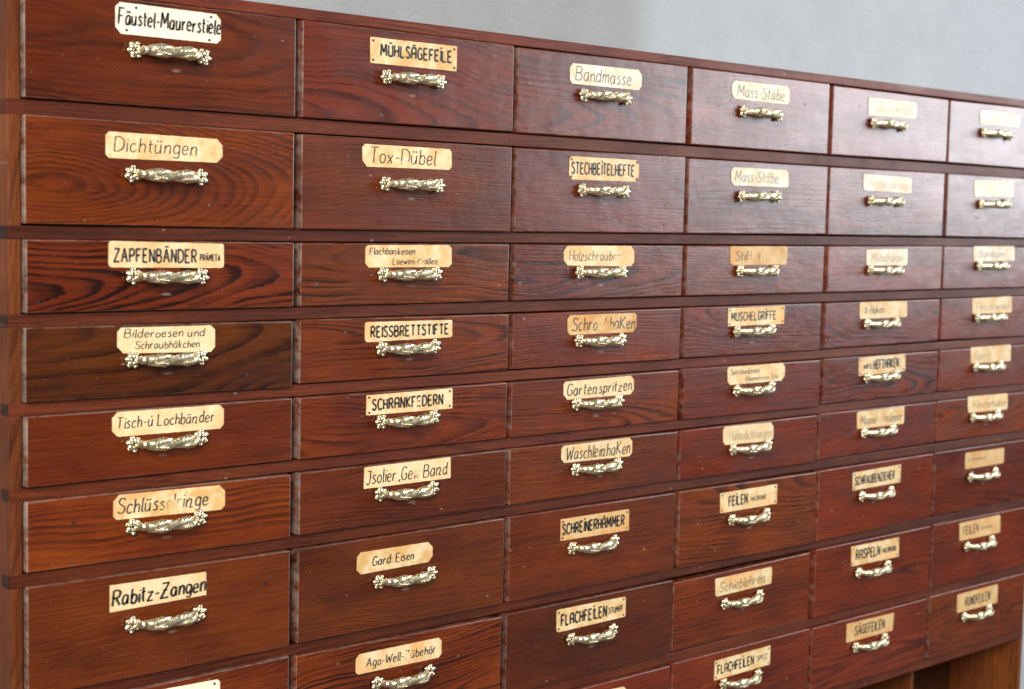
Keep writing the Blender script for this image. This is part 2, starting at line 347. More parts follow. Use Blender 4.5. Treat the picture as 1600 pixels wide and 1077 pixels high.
# ------------------------------------------------------------------ pull handle
def handle_mesh():
    bm = bmesh.new(); gr = bm.verts.layers.float.new('grime')
    n, mseg = 132, 64
    rings = []
    def reach(s):
        e = max(0.0, 1 - abs(s))
        return 0.0050 + 0.0135 * (1 - (1 - min(1, e / 0.50)) ** 2.2) + 0.0012 * (1 - s * s)
    for i in range(n + 1):
        s = -1 + 2 * i / n
        out = reach(s)
        env = min(1.0, max(0.0, (0.88 - abs(s)) / 0.14)); env = env * env * (3 - 2 * env)
        belly = 1 + 0.06 * math.exp(-((abs(s) - .48) / .20) ** 2) - 0.05 * math.exp(-(s / .16) ** 2)
        b = 0.0044 * (0.80 + 0.22 * env) * belly
        a = 0.0027 * env * belly
        ph = 3.9 * s
        ring = []
        for j in range(mseg):
            th = 2 * math.pi * j / mseg
            q = th - ph
            r = a * abs(math.cos(q)) + math.sqrt(max(1e-9, b * b - (a * math.sin(q)) ** 2))
            loc = math.atan2(math.sin(q) * (1 if math.cos(q) >= 0 else -1), abs(math.cos(q)))     # across one strand, -pi/2..pi/2
            lip = math.exp(-((abs(loc) - 1.05) / .20) ** 2)                                       # raised lip of each strand
            vein = math.cos(11 * loc) * math.exp(-(loc / .75) ** 2)
            cross = math.sin(34 * s + 5.0 * abs(loc)) * math.exp(-(loc / .55) ** 2)              # chased leaf ribs
            r += env * (0.00110 * lip + 0.00022 * vein + 0.00020 * cross - 0.0004)
            k = abs(s)
            r += 0.0013 * math.exp(-((k - .90) / .030) ** 2) * (1 + .25 * math.cos(8 * th)) + 0.0007 * math.exp(-((k - .80) / .025) ** 2)
            rel = env * (0.9 * lip + .5 * vein + .5 * cross)
            ring.append(bm.verts.new((0.0372 * s, -out - r * math.cos(th) * 0.88, r * math.sin(th))))
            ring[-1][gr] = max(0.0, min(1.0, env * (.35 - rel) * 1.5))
        rings.append(ring)
    for i in range(n):
        for j in range(mseg):
            k = (j + 1) % mseg
            bm.faces.new((rings[i][j], rings[i][k], rings[i + 1][k], rings[i + 1][j]))
    bm.faces.new(rings[0]); bm.faces.new(list(reversed(rings[-1])))
    # strings of beads lying in the leaves
    for s, dz, dy in ((-.62, -0.0020, 0.0058), (-.55, -0.0025, 0.0058), (-.48, -0.0028, 0.0056), (-.41, -0.0031, 0.0053), (-.34, -0.0034, 0.0049), (-.27, -0.0036, 0.0046),
                  (-.16, 0.0028, 0.0055), (-.09, 0.0034, 0.0053), (-.02, 0.0039, 0.0049), (.05, 0.0043, 0.0044),
                  (.30, -0.0033, 0.0048), (.38, -0.0034, 0.0049), (.46, -0.0033, 0.0051), (.54, -0.0028, 0.0053), (.62, -0.0023, 0.0053), (.58, 0.0021, 0.0056), (.66, 0.0016, 0.0055)):
        bmesh.ops.create_uvsphere(bm, u_segments=8, v_segments=6, radius=0.00105 + .0002 * math.sin(s * 40),
                                  matrix=Matrix.Translation((0.0372 * s, -reach(s) - dy, dz)))
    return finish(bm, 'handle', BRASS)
def rosette_mesh():
    bm = bmesh.new()
    for k in range(6):
        a = math.pi / 6 + k * math.pi / 3
        m = Matrix.Rotation(a, 4, 'Y') @ Matrix.Translation((0.0058, -0.0046, 0)) @ Matrix.Rotation(R(28), 4, 'Z') @ Matrix.Diagonal((0.0046, 0.0030, 0.0042, 1))
        bmesh.ops.create_uvsphere(bm, u_segments=14, v_segments=9, radius=1.0, matrix=m)
        m = Matrix.Rotation(a, 4, 'Y') @ Matrix.Translation((0.0088, -0.0056, 0)) @ Matrix.Diagonal((0.0024, 0.0020, 0.0030, 1))
        bmesh.ops.create_uvsphere(bm, u_segments=10, v_segments=7, radius=1.0, matrix=m)
        m = Matrix.Rotation(a + math.pi / 6, 4, 'Y') @ Matrix.Translation((0.0038, -0.0062, 0)) @ Matrix.Diagonal((0.0013, 0.0012, 0.0013, 1))
        bmesh.ops.create_uvsphere(bm, u_segments=8, v_segments=6, radius=1.0, matrix=m)
    bmesh.ops.create_cone(bm, cap_ends=True, segments=18, radius1=0.0056, radius2=0.0040, depth=0.0050,
                          matrix=Matrix.Translation((0, -0.0026, 0)) @ Matrix.Rotation(R(90), 4, 'X'))
    nb = len(bm.faces)
    bmesh.ops.create_uvsphere(bm, u_segments=12, v_segments=8, radius=1.0,
                              matrix=Matrix.Translation((0, -0.0052, 0)) @ Matrix.Diagonal((0.0024, 0.0012, 0.0024, 1)))
    bm.faces.ensure_lookup_table()
    for f in bm.faces[nb:]: f.material_index = 1
    bmesh.ops.scale(bm, vec=(.86, .9, .86), verts=bm.verts)
    return finish(bm, 'flower_rosette', [BRASS, RIVET])
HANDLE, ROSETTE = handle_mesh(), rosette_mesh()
def nail_mesh():
    bm = bmesh.new()
    bmesh.ops.create_uvsphere(bm, u_segments=10, v_segments=8, radius=1.0, matrix=Matrix.Diagonal((0.0015, 0.0008, 0.0015, 1)))
    return finish(bm, 'nail', NAIL)
NAILM = nail_mesh()

# ------------------------------------------------------------------ hand lettering: one pen stroke per item, '~' = curved
G = {
'A': '0,0 .3,1 .6,0|.1,.36 .5,.36', 'a2': '0,0 0,.75 .1,.97 .46,.97 .52,.75 .52,0|0,.45 .52,.45',
'B': '0,0 0,1|~0,1 .35,.98 .45,.76 .32,.55 0,.53|~0,.53 .4,.5 .52,.26 .38,.02 0,0', 'C': '~.5,.85 .38,.99 .14,.95 .02,.65 .02,.32 .14,.05 .38,.01 .5,.16',
'D': '0,0 0,1|~0,1 .3,.98 .52,.75 .53,.3 .32,.03 0,0', 'E': '.45,1 0,1 0,0 .47,0|0,.52 .38,.52', 'F': '.45,1 0,1 0,0|0,.52 .36,.52',
'G': '~.5,.85 .36,.99 .14,.95 .02,.65 .02,.32 .14,.04 .36,.01 .5,.16 .5,.45|.5,.45 .3,.45', 'H': '0,0 0,1|.48,0 .48,1|0,.5 .48,.5',
'I': '.05,0 .05,1', 'Í': '.05,0 .05,.98|.04,1.12 .14,1.3', 'J': '0,.98 .38,1|~.3,1 .3,.3 .24,.05 .1,-.02 0,.1', 'K': '0,0 0,1|.5,1 .04,.48 .52,0',
'L': '0,1 0,0 .45,0', 'M': '0,0 .06,1 .34,.3 .62,1 .68,0', 'N': '0,0 0,1 .5,0 .5,1', 'O': '~.27,1 .05,.85 0,.5 .06,.14 .27,0 .48,.14 .54,.5 .48,.86 .27,1',
'P': '0,0 0,1|~0,1 .36,.98 .48,.75 .36,.5 0,.47', 'R': '0,0 0,1|~0,1 .36,.98 .48,.77 .36,.53 0,.5|.2,.5 .5,0',
'S': '~.46,.86 .32,.99 .1,.95 .04,.74 .2,.55 .4,.42 .46,.22 .34,.03 .12,.01 0,.16', 'T': '0,1 .52,1|.26,1 .26,0',
'U': '~0,1 0,.25 .1,.03 .4,.03 .5,.25 .5,1', 'V': '0,1 .28,0 .56,1', 'W': '0,1 .16,0 .38,.75 .56,0 .74,1', 'X': '0,0 .52,1|0,1 .52,0',
'Z': '0,1 .5,1 0,0 .52,0', 'Z2': '.02,1 .5,1 0,0 .55,0|.1,.52 .42,.52',
'a': '~.36,.55 .2,.62 .03,.45 .02,.15 .16,0 .3,.12 .36,.35|.37,.6 .37,.1 .42,0', 'b': '.03,1 .03,.02|~.03,.4 .18,.6 .36,.5 .37,.15 .2,0 .03,.1',
'c': '~.34,.5 .2,.62 .04,.45 .03,.16 .16,0 .35,.1', 'd': '~.36,.5 .2,.62 .03,.45 .02,.15 .16,0 .36,.15|.38,1 .37,.1 .42,0',
'e': '~.03,.3 .33,.36 .3,.56 .16,.62 .03,.45 .03,.15 .16,0 .36,.1', 'f': '~.36,.92 .24,1 .14,.85 .13,0|0,.58 .3,.58',
'g': '~.36,.5 .2,.62 .03,.45 .03,.15 .18,.02 .36,.18|~.38,.6 .37,-.1 .26,-.26 .05,-.2', 'h': '.03,1 .03,0|~.03,.38 .18,.6 .34,.52 .36,.3 .36,0',
'i': '.05,.6 .05,0|.06,.78 .08,.86', 'k': '.03,1 .03,0|.34,.6 .05,.28 .36,0', 'l': '~.05,1 .04,.2 .08,.02 .16,.02',
'm': '.02,.6 .02,0|~.02,.4 .14,.6 .26,.52 .27,0|~.27,.4 .4,.6 .52,.52 .53,0', 'n': '.02,.6 .02,0|~.02,.38 .18,.6 .33,.52 .35,.25 .35,0',
'n2': '.02,.6 .02,0|~.02,.38 .2,.6 .36,.52 .36,.3|.36,.3 .28,0 .5,.02', 'o': '~.2,.6 .04,.48 .03,.15 .2,0 .36,.15 .36,.46 .2,.6',
'p': '.04,.6 .02,-.28|~.04,.42 .2,.6 .36,.5 .36,.15 .2,0 .04,.1', 'r': '.03,.6 .03,0|~.03,.35 .14,.57 .3,.56', 's': '~.3,.52 .16,.62 .05,.48 .2,.32 .3,.16 .16,0 .0,.08',
't': '.12,.9 .12,.1 .24,0|0,.6 .28,.62', 'u': '~.02,.6 .02,.15 .14,0 .3,.1 .35,.3|.36,.6 .36,.05 .42,0', 'w': '.0,.6 .12,0 .26,.5 .38,0 .52,.6',
'v': '.0,.6 .16,0 .34,.6', 'x': '0,.6 .34,0|.34,.6 0,0', 'z': '0,.58 .34,.58 0,0 .38,0', 'ß': '~.02,0 .04,.85 .2,1 .34,.85 .2,.55 .36,.3 .2,0',
'-': '.02,.36 .28,.38', '.': '.04,.0 .07,.05', ',': '.06,.06 .0,-.14', ' ': '',
}
ADV = {'I': .24, 'Í': .24, 'i': .2, 'l': .22, '.': .2, ',': .18, ' ': .3, '-': .42, 'J': .5}
UML = {'Ä': 'A', 'Ü': 'U', 'Ö': 'O', 'ä': 'a', 'ü': 'u', 'ö': 'o', 'ú': 'u'}
def smooth_pts(p, k=5):
    out = []
    for i in range(len(p) - 1):
        a, b, c, d = p[max(i - 1, 0)], p[i], p[i + 1], p[min(i + 2, len(p) - 1)]
        for q in range(k):
            t = q / k
            out.append(tuple(.5 * ((2 * b[m]) + (c[m] - a[m]) * t + (2 * a[m] - 5 * b[m] + 4 * c[m] - d[m]) * t * t + (3 * b[m] - a[m] - 3 * c[m] + d[m]) * t ** 3) for m in (0, 1)))
    out.append(p[-1]); return out
def text_strokes(txt, poster, rnd):
    """pen strokes in cap-height units and the total width"""
    x, out = 0.0, []
    for ch in txt:
        base = UML.get(ch, ch)
        key = base
        if poster and base == 'A' and poster == 2: key = 'a2'
        if not poster and base == 'n' and rnd.random() < .35: key = 'n2'
        if not poster and base == 'Z': key = 'Z2'
        wmax = 0
        sy = 1 + rnd.uniform(-.04, .04) * (0.5 if poster else 1.3)
        dy = rnd.uniform(-.02, .02) * (0.6 if poster else 1.6)
        strokes = []
        for st in (G[key].split('|') if G[key] else []):
            cur = st.startswith('~')
            pts = [tuple(float(v) for v in q.split(',')) for q in st.lstrip('~').split()]
            pts = [(a + rnd.uniform(-.012, .012), b + rnd.uniform(-.012, .012)) for a, b in pts]
            wmax = max(wmax, max(q[0] for q in pts))
            strokes.append(smooth_pts(pts) if cur else pts)
        if ch in UML:
            top = (1.13 if base.isupper() else .76)
            mid = wmax / 2
            if ch == 'ú': strokes.append([(mid, top), (mid + .1, top + .16)])
            else:
                for q in (-.1, .1): strokes.append([(mid + q, top), (mid + q + .03, top + .13)])
        sl = 0.0 if poster else 0.10
        for s in strokes: out.append([(x + a + sl * b, b * sy + dy) for a, b in s])
        x += ADV.get(base, wmax + (0.25 if poster else .17)) + (0 if poster else rnd.uniform(-.015, .03))
    return out, max(x - .17, .1)
def lettering(lines, W, H, rnd):
    """lines: text, style, u0, u1, baseline, cap height, pen width (of cap height), wear spots"""
    bm = bmesh.new(); fl = bm.verts.layers.float.new('fade')
    for txt, style, u0, u1, vb, hc, pen, wear in lines:
        strokes, tw = text_strokes(txt, style, rnd)
        kx = (u1 - u0) * W / tw; kz = hc * H
        for s in strokes:
            pts = [(-W / 2 + u0 * W + a * kx, -H / 2 + vb * H + b * kz) for a, b in s]
            # resample
            dense = [pts[0]]
            step = 0.0007
            for a, b in zip(pts, pts[1:]):
                L = math.hypot(b[0] - a[0], b[1] - a[1]); m = max(1, int(L / step))
                dense += [(a[0] + (b[0] - a[0]) * q / m, a[1] + (b[1] - a[1]) * q / m) for q in range(1, m + 1)]
            hw = pen * kz / 2 * (1.0 if style else 1.22)
            last = None
            for i, p in enumerate(dense):
                a, b = dense[max(i - 1, 0)], dense[min(i + 1, len(dense) - 1)]
                dx, dz = b[0] - a[0], b[1] - a[1]; L = math.hypot(dx, dz) or 1
                w = hw * (1 + .12 * math.sin(i * .5 + p[0] * 900)) * (1 if style else (.75 + .35 * abs(dz) / L))
                nx, nz = -dz / L * w, dx / L * w
                u, v = p[0] / W + .5, p[1] / H + .5
                gone = 0.0
                for cu, cv, ru, rv, k in wear:
                    gone = max(gone, k * math.exp(-((u - cu) / ru) ** 2 - ((v - cv) / rv) ** 2))
                gone = min(1.0, gone * 1.15)
                if gone > .97: last = None; continue
                cur = (bm.verts.new((p[0] + nx, 0, p[1] + nz)), bm.verts.new((p[0] - nx, 0, p[1] - nz)))
                cur[0][fl] = cur[1][fl] = gone
                if last: bm.faces.new((last[0], last[1], cur[1], cur[0]))
                last = cur
    bmesh.ops.delete(bm, geom=[v for v in bm.verts if not v.link_faces], context='VERTS')
    for f in bm.faces:
        if f.normal.y > 0: f.normal_flip()
    me = bpy.data.meshes.new('lettering'); bm.to_mesh(me); bm.free(); me.materials.append(INK)
    return me

# ------------------------------------------------------------------ what each card says and how it looks
BLK, SOFT, PEN, FAINT, GHOST = (.018, .016, .015), (.05, .045, .04), (.16, .14, .11), (.34, .28, .19), (.50, .40, .26)
WHITE, CREAM, OCHRE, PALE_GLARE = (.83, .775, .63), (.79, .63, .375), (.68, .465, .215), (.84, .79, .67)  # last paper tone has window glare painted in, for the upper-right cards
N4 = ((.035, .87), (.965, .87), (.035, .13), (.965, .13))
CARDS = {  # (column,row): corner style, paper, age, ink, lines, nails
(0,1): ('cham', WHITE, .15, BLK, [('Fäustel-Maurerstiele', 0, .03, .99, .31, .50, .11, ())], ((.19, .88), (.90, .88), (.105, .13), (.885, .10))),
(0,2): ('cham', CREAM, .7, (.07,.06,.045), [('Dichtüngen', 0, .07, .76, .26, .56, .075, ((.45, .3, .3, .3, .25),))], ()),
(0,3): ('round', CREAM, .6, SOFT, [('ZAPFENBÄNDER', 1, .05, .755, .22, .50, .17, ()), ('PRÄMETA', 1, .785, .965, .30, .24, .2, ())], ()),
(0,4): ('cham', CREAM, .3, SOFT, [('Bilderoesen und', 0, .07, .88, .60, .31, .11, ()), ('Schraubhäkchen', 0, .18, .83, .17, .29, .11, ((.55, .2, .15, .2, .5),))], ()),
(0,5): ('cham', CREAM, .5, SOFT, [('Tisch-ú Lochbänder', 0, .04, .90, .32, .46, .095, ())], ()),
(0,6): ('cham', CREAM, .9, SOFT, [('Schlüsselringe', 0, .04, .83, .24, .56, .09, ((.52, .35, .13, .45, .80), (.36, .1, .08, .2, .6)))], ()),
(0,7): ('rect', CREAM, .35, BLK, [('Rabitz-Zangen', 0, .03, .98, .20, .58, .13, ((.9, .6, .06, .2, .5),))], ()),
(0,8): ('cham', WHITE, .2, SOFT, [], ((.94, .85), (.12, .85))),
(0,9): ('cham', CREAM, .5, SOFT, [], ()),
(1,1): ('rect', CREAM, .9, BLK, [('MÜHLSÄGEFEÍLE', 2, .12, .94, .33, .43, .20, ())], N4),
(1,2): ('cham', CREAM, .7, (.05,.045,.035), [('Tox-Dübel', 0, .08, .80, .18, .66, .075, ((.47, .15, .12, .3, .8),))], ()),
(1,3): ('cham', CREAM, .7, SOFT, [('Flachbankeisen', 0, .05, .56, .58, .30, .12, ()), ('Loewen-Krallen', 0, .31, .83, .13, .29, .11, ((.63, .2, .06, .2, .7),))], ()),
(1,4): ('round', CREAM, .6, BLK, [('REISSBRETTSTIFTE', 1, .07, .955, .22, .54, .19, ())], ()),
(1,5): ('rect', CREAM, .7, BLK, [('SCHRANKFEDERN', 2, .07, .885, .25, .50, .20, ((.57, .4, .06, .4, .75),))], N4),
(1,6): ('rect', CREAM, .35, BLK, [('Jsolier.,Gew Band', 0, .03, .955, .20, .60, .08, ((.60, .5, .08, .4, .8),))], ()),
(1,7): ('cham', CREAM, .9, BLK, [('Gard. Eisen', 0, .20, .735, .29, .40, .12, ())], ()),
(1,8): ('cham', CREAM, .7, BLK, [('Ago-Well-Zübehör', 0, .12, .92, .28, .42, .105, ((.60, .3, .05, .4, 1.0),))], ()),
(1,9): ('cham', CREAM, .5, SOFT, [], ()),
(2,1): ('cham', PALE_GLARE, .45, (.15,.135,.105), [('Bandmasse', 0, .08, .84, .20, .66, .07, ())], ()),
(2,2): ('cham', CREAM, .6, BLK, [('STECHBEÍTELHEFTE', 1, .04, .93, .26, .48, .17, ())], N4),
(2,3): ('cham', CREAM, .6, (.09,.08,.06), [('Holzschrauben', 0, .08, .80, .27, .48, .075, ((.45, .3, .12, .4, .55), (.78, .3, .15, .4, .8)))], ()),
(2,4): ('cham', OCHRE, .9, BLK, [('SchraubhaKen', 0, .07, .97, .20, .62, .08, ((.52, .30, .15, .50, .93), (.68, .2, .08, .3, .7)))], ()),
(2,5): ('cham', CREAM, .35, BLK, [('Gartenspritzen', 0, .05, .96, .22, .58, .095, ())], ()),
(2,6): ('cham', CREAM, .5, BLK, [('WaschleinhaKen', 0, .07, .96, .16, .68, .08, ((.72, .3, .08, .3, .35),))], ()),
(2,7): ('rect', OCHRE, .6, BLK, [('SCHREÍNERHÄMMER', 2, .03, .93, .29, .46, .20, ())], N4),
(2,8): ('round', CREAM, .7, BLK, [('FLACHFEÍLEN', 2, .07, .72, .25, .48, .20, ((.52, .4, .1, .4, .5),)), ('STUMPF', 1, .745, .965, .34, .26, .18, ())], N4),
(2,9): ('cham', CREAM, .5, SOFT, [], ()),
(3,1): ('cham', PALE_GLARE, .45, PEN, [('Mass-Stäbe', 0, .10, .90, .18, .62, .075, ())], ()),
(3,2): ('cham', PALE_GLARE, .45, PEN, [('Mass-Stäbe', 0, .07, .80, .22, .58, .07, ((.62, .4, .2, .4, .55),))], ()),
(3,3): ('round', OCHRE, .8, SOFT, [('Stiften', 0, .10, .50, .24, .50, .09, ((.42, .4, .10, .5, .95),))], ()),
(3,4): ('rect', CREAM, .9, BLK, [('MUSCHELGRÍFFE', 1, .06, .845, .29, .44, .18, ())], N4),
(3,5): ('cham', CREAM, .7, (.10,.085,.06), [('Spitzbankeisen', 0, .05, .55, .56, .28, .11, ()), ('Klammereisen Schr.', 0, .31, .90, .14, .26, .10, ((.5, .2, .2, .3, .3),))], ()),
(3,6): ('cham', CREAM, .3, FAINT, [('Hahndichtungen', 0, .13, .95, .22, .50, .06, ((.6, .4, .3, .4, .3),))], ()),
(3,7): ('rect', CREAM, .8, BLK, [('FEÍLEN', 2, .15, .475, .30, .46, .19, ()), ('HALBRUND', 1, .53, .80, .36, .20, .18, ())], N4),
(3,8): ('round', CREAM, .8, (.13,.11,.08), [('Schieblehren', 0, .08, .88, .20, .55, .075, ((.6, .3, .2, .3, .35),))], ()),
(3,9): ('rect', CREAM, .8, BLK, [('FLACHFEÍLEN', 2, .06, .70, .27, .44, .19, ()), ('SPITZ', 1, .76, .94, .36, .26, .16, ((.85, .5, .1, .3, .3),))], N4),
(4,1): ('round', PALE_GLARE, .35, GHOST, [('Gliedermasse', 0, .12, .88, .22, .48, .06, ())], ()),
(4,2): ('round', PALE_GLARE, .55, GHOST, [('Messwerkzeuge', 0, .1, .95, .25, .50, .06, ())], ()),
(4,3): ('round', PALE_GLARE, .55, FAINT, [('Möbelnägel', 0, .12, .86, .22, .52, .07, ())], ()),
(4,4): ('round', CREAM, .6, SOFT, [('X-Haken', 0, .10, .50, .30, .46, .085, ())], ()),
(4,5): ('rect', CREAM, .7, BLK, [('verz.', 0, .10, .29, .36, .36, .15, ()), ('HEFTHAKEN', 2, .31, .85, .30, .48, .20, ())], N4),
(4,6): ('round', CREAM, .8, (.13,.11,.08), [('Magnetschnäpper', 0, .08, .95, .24, .46, .08, ((.5, .3, .15, .5, .8),))], ()),
(4,7): ('rect', CREAM, .7, BLK, [('SCHRAUBENZIEHER', 1, .05, .87, .27, .44, .19, ())], N4),
(4,8): ('rect', CREAM, .8, BLK, [('RASPELN', 2, .10, .60, .30, .46, .19, ()), ('HALBRUND', 1, .64, .94, .36, .24, .2, ())], N4),
(4,9): ('rect', OCHRE, .5, SOFT, [('SÄGEFEILEN', 1, .18, .81, .28, .48, .17, ())], ()),
(5,1): ('round', PALE_GLARE, .25, GHOST, [], ()),
(5,2): ('round', WHITE, .2, GHOST, [], ()),  # window glare painted in as white paper
(5,3): ('round', PALE_GLARE, .55, (.24,.2,.15), [('Bandagen', 0, .14, .76, .3, .4, .09, ())], ()),
(5,4): ('round', CREAM, .6, FAINT, [('Fensterwinkel', 0, .1, .94, .22, .46, .08, ())], ()),
(5,5): ('round', CREAM, .7, GHOST, [('Haken', 0, .1, .4, .25, .46, .08, ())], ()),
(5,6): ('round', CREAM, .7, (.24,.2,.15), [('Fensterhaken', 0, .15, .95, .24, .46, .08, ())], ()),
(5,7): ('round', OCHRE, .7, (.2,.16,.1), [('Schrauben', 0, .05, .52, .45, .26, .1, ())], ()),
(5,8): ('round', OCHRE, .6, (.10,.085,.06), [('FEILEN', 1, .09, .47, .3, .44, .16, ()), ('SCHMAL', 1, .52, .82, .38, .16, .18, ())], ()),
(5,9): ('round', OCHRE, .6, SOFT, [('RUNDFEILEN', 1, .2, .81, .28, .44, .16, ())], ()),
}
# ring figure: pith height, pith distance, slope | rings per metre, contrast | stain
RED, BRN, ORG, DRK, PLUM = (.150, .028, .009), (.150, .034, .009), (.185, .043, .008), (.080, .020, .0062), (.140, .026, .0115)
LOOK = {
(0,1): (.02, .05, .06, 170, .55, (.108, .025, .0065)), (0,2): (-.012, .034, .265, 215, .62, (.150, .037, .0062)),
(0,3): (-.008, .030, .120, 190, 1.25, (.125, .026, .007)), (0,4): (.03, .05, .12, 120, .85, (.085, .027, .006)),
(0,5): (0.120, 0.060, 0.030, 340, 0.38, (.135, .031, .008)), (0,6): (-.06, .03, .06, 160, .62, (.168, .040, .008)),
(0,7): (0.200, 0.070, 0.030, 289, 0.30, (.115, .030, .008)), (0,8): (0.100, 0.050, 0.060, 255, 0.54, BRN),
(1,1): (-0.050, 0.050, 0.080, 187, 0.68, (.135, .026, .011)), (1,2): (0.150, 0.050, 0.050, 323, 0.54, (.115, .030, .010)),
(1,3): (0.020, 0.014, -0.100, 150, 0.81, (.125, .034, .009)), (1,4): (0.010, 0.020, 0.080, 200, 0.88, (.135, .033, .009)),
(1,5): (-0.020, 0.050, 0.040, 272, 0.81, (.140, .032, .010)), (1,6): (-0.100, 0.050, 0.050, 323, 0.61, (.105, .026, .011)),
(1,7): (0.200, 0.060, 0.050, 289, 0.41, (.110, .030, .009)), (1,8): (-0.030, 0.022, -0.130, 187, 1.00, (.155, .036, .007)),
(2,1): (-0.020, 0.030, 0.120, 131, 0.81, (.120, .026, .013)), (2,2): (-0.080, 0.050, 0.070, 255, 0.61, (.125, .026, .013)),
(2,3): (0.000, 0.015, 0.090, 175, 0.81, (.115, .024, .012)), (2,4): (0.120, 0.060, 0.050, 306, 0.47, (.140, .030, .011)),
(2,5): (-0.040, 0.030, 0.060, 289, 0.88, (.145, .034, .010)), (2,6): (0.120, 0.060, 0.040, 306, 0.47, (.125, .032, .010)),
(2,7): (0.150, 0.070, 0.050, 255, 0.41, (.130, .032, .009)), (2,8): (0.200, 0.060, 0.040, 323, 0.47, (.085, .022, .009)),
(3,2): (-0.020, 0.020, -0.100, 125, 0.54, (.120, .027, .014)), (3,7): (0.050, 0.040, -0.080, 187, 0.81, (.150, .038, .009)),
(4,4): (0.010, 0.020, -0.120, 162, 0.94, PLUM), (4,5): (-0.010, 0.015, 0.140, 137, 1.00, PLUM), (5,6): (0.020, 0.030, 0.060, 221, 0.68, (.165, .036, .009)),
(5,9): (-0.010, 0.020, -0.100, 150, 0.81, (.150, .036, .008)),
}
LABEL = {
(0,1): 'dark top left drawer with white nailed card reading Fäustel-Maurerstiele',
(0,2): 'orange brown drawer with handwritten card reading Dichtüngen',
(0,3): 'drawer with dark flaming zigzag grain and card reading Zapfenbänder',
(0,4): 'dark brown drawer with two-line card reading Bilderoesen und Schraubhäkchen',
(0,5): 'plain red-brown drawer with handwritten card reading Tisch-ú Lochbänder',
(0,6): 'orange streaked drawer with worn handwritten card reading Schlüsselringe',
(0,7): 'tall brown drawer with square-cornered card reading Rabitz-Zangen',
(0,8): 'drawer below Rabitz-Zangen, only its top and card corner in view',
(0,9): 'lowest drawer of the leftmost column, below the picture',
(1,1): 'drawer with nailed poster-lettered card reading Mühlsägefeile',
(1,2): 'drawer with thin handwritten card between Mühlsägefeile and Flachbankeisen drawers',
(1,3): 'drawer with two-line handwritten card reading Flachbankeisen Loewen-Krallen',
(1,4): 'drawer with bold card reading Reissbrettstifte and no nails',
(1,5): 'drawer with nailed bold card reading Schrankfedern',
(1,6): 'dark drawer with square-cornered handwritten card reading Jsolier Gew Band',
(1,7): 'drawer with stained card reading Gard. Eisen set left of centre',
(1,8): 'strongly grained drawer with handwritten card directly below the Gard. Eisen drawer',
(1,9): 'lowest drawer of the second column from the left, below the picture',
(2,1): 'drawer with grey pencilled card reading Bandmasse',
(2,2): 'drawer with nailed bold card reading Stechbeitelhefte',
(2,3): 'drawer with half erased card reading Holzschrauben',
(2,4): 'drawer with badly rubbed card reading Schr and Ken',
(2,5): 'drawer with handwritten card reading Gartenspritzen',
(2,6): 'drawer with handwritten card reading Waschleinhaken',
(2,7): 'tall drawer with bold nailed card reading Schreinerhämmer',
(2,8): 'dark drawer with bold nailed card reading Flachfeilen Stumpf',
(2,9): 'drawer below Flachfeilen Stumpf, only a corner of its card in view',
(3,1): 'top row drawer with pencilled card reading Mass-Stäbe',
(3,2): 'second row drawer with fading pencilled card reading Mass-Stäbe',
(3,3): 'drawer with orange rubbed card of which only Stif remains',
(3,4): 'drawer with nailed card reading Muschelgriffe',
(3,5): 'drawer with small two-line handwriting below the Muschelgriffe drawer',
(3,6): 'drawer with faint pencilled card reading Hahndichtungen above the Feilen drawer',
(3,7): 'orange grained drawer with nailed card reading Feilen in bold',
(3,8): 'drawer with faded handwritten card and a dark gap above it',
(3,9): 'drawer with bold card reading Flachfeilen and small Spitz',
(4,1): 'glossy drawer with pale unreadable card right of the top Mass-Stäbe drawer',
(4,2): 'glossy drawer with faint orange-edged card right of the second Mass-Stäbe drawer',
(4,3): 'greyish glossy drawer with faint card directly above the X-Haken drawer',
(4,4): 'drawer with card reading X-Haken',
(4,5): 'drawer with small nailed bold card reading Hefthaken',
(4,6): 'drawer with smudged handwritten card between the Hefthaken and Schraubenzieher drawers',
(4,7): 'drawer with bold card reading Schraubenzieher',
(4,8): 'drawer with bold card reading Raspeln',
(4,9): 'drawer with ochre card reading Sägefeilen',
(5,1): 'top right corner drawer whitened by window glare, with blank pale card',
(5,2): 'glossy drawer with blank white card, second from top in rightmost column',
(5,3): 'greyish drawer with faint card, third from top in the rightmost column',
(5,4): 'drawer with faded card, fourth from top in the rightmost column',
(5,5): 'drawer with nearly blank cream card, fifth from top in the rightmost column',
(5,6): 'orange drawer with faded card, sixth from top in the rightmost column',
(5,7): 'drawer with small ochre card, right of the Schraubenzieher drawer',
(5,8): 'drawer with ochre card right of the Raspeln drawer',
(5,9): 'bottom right orange drawer with ochre card above the open compartment',
}
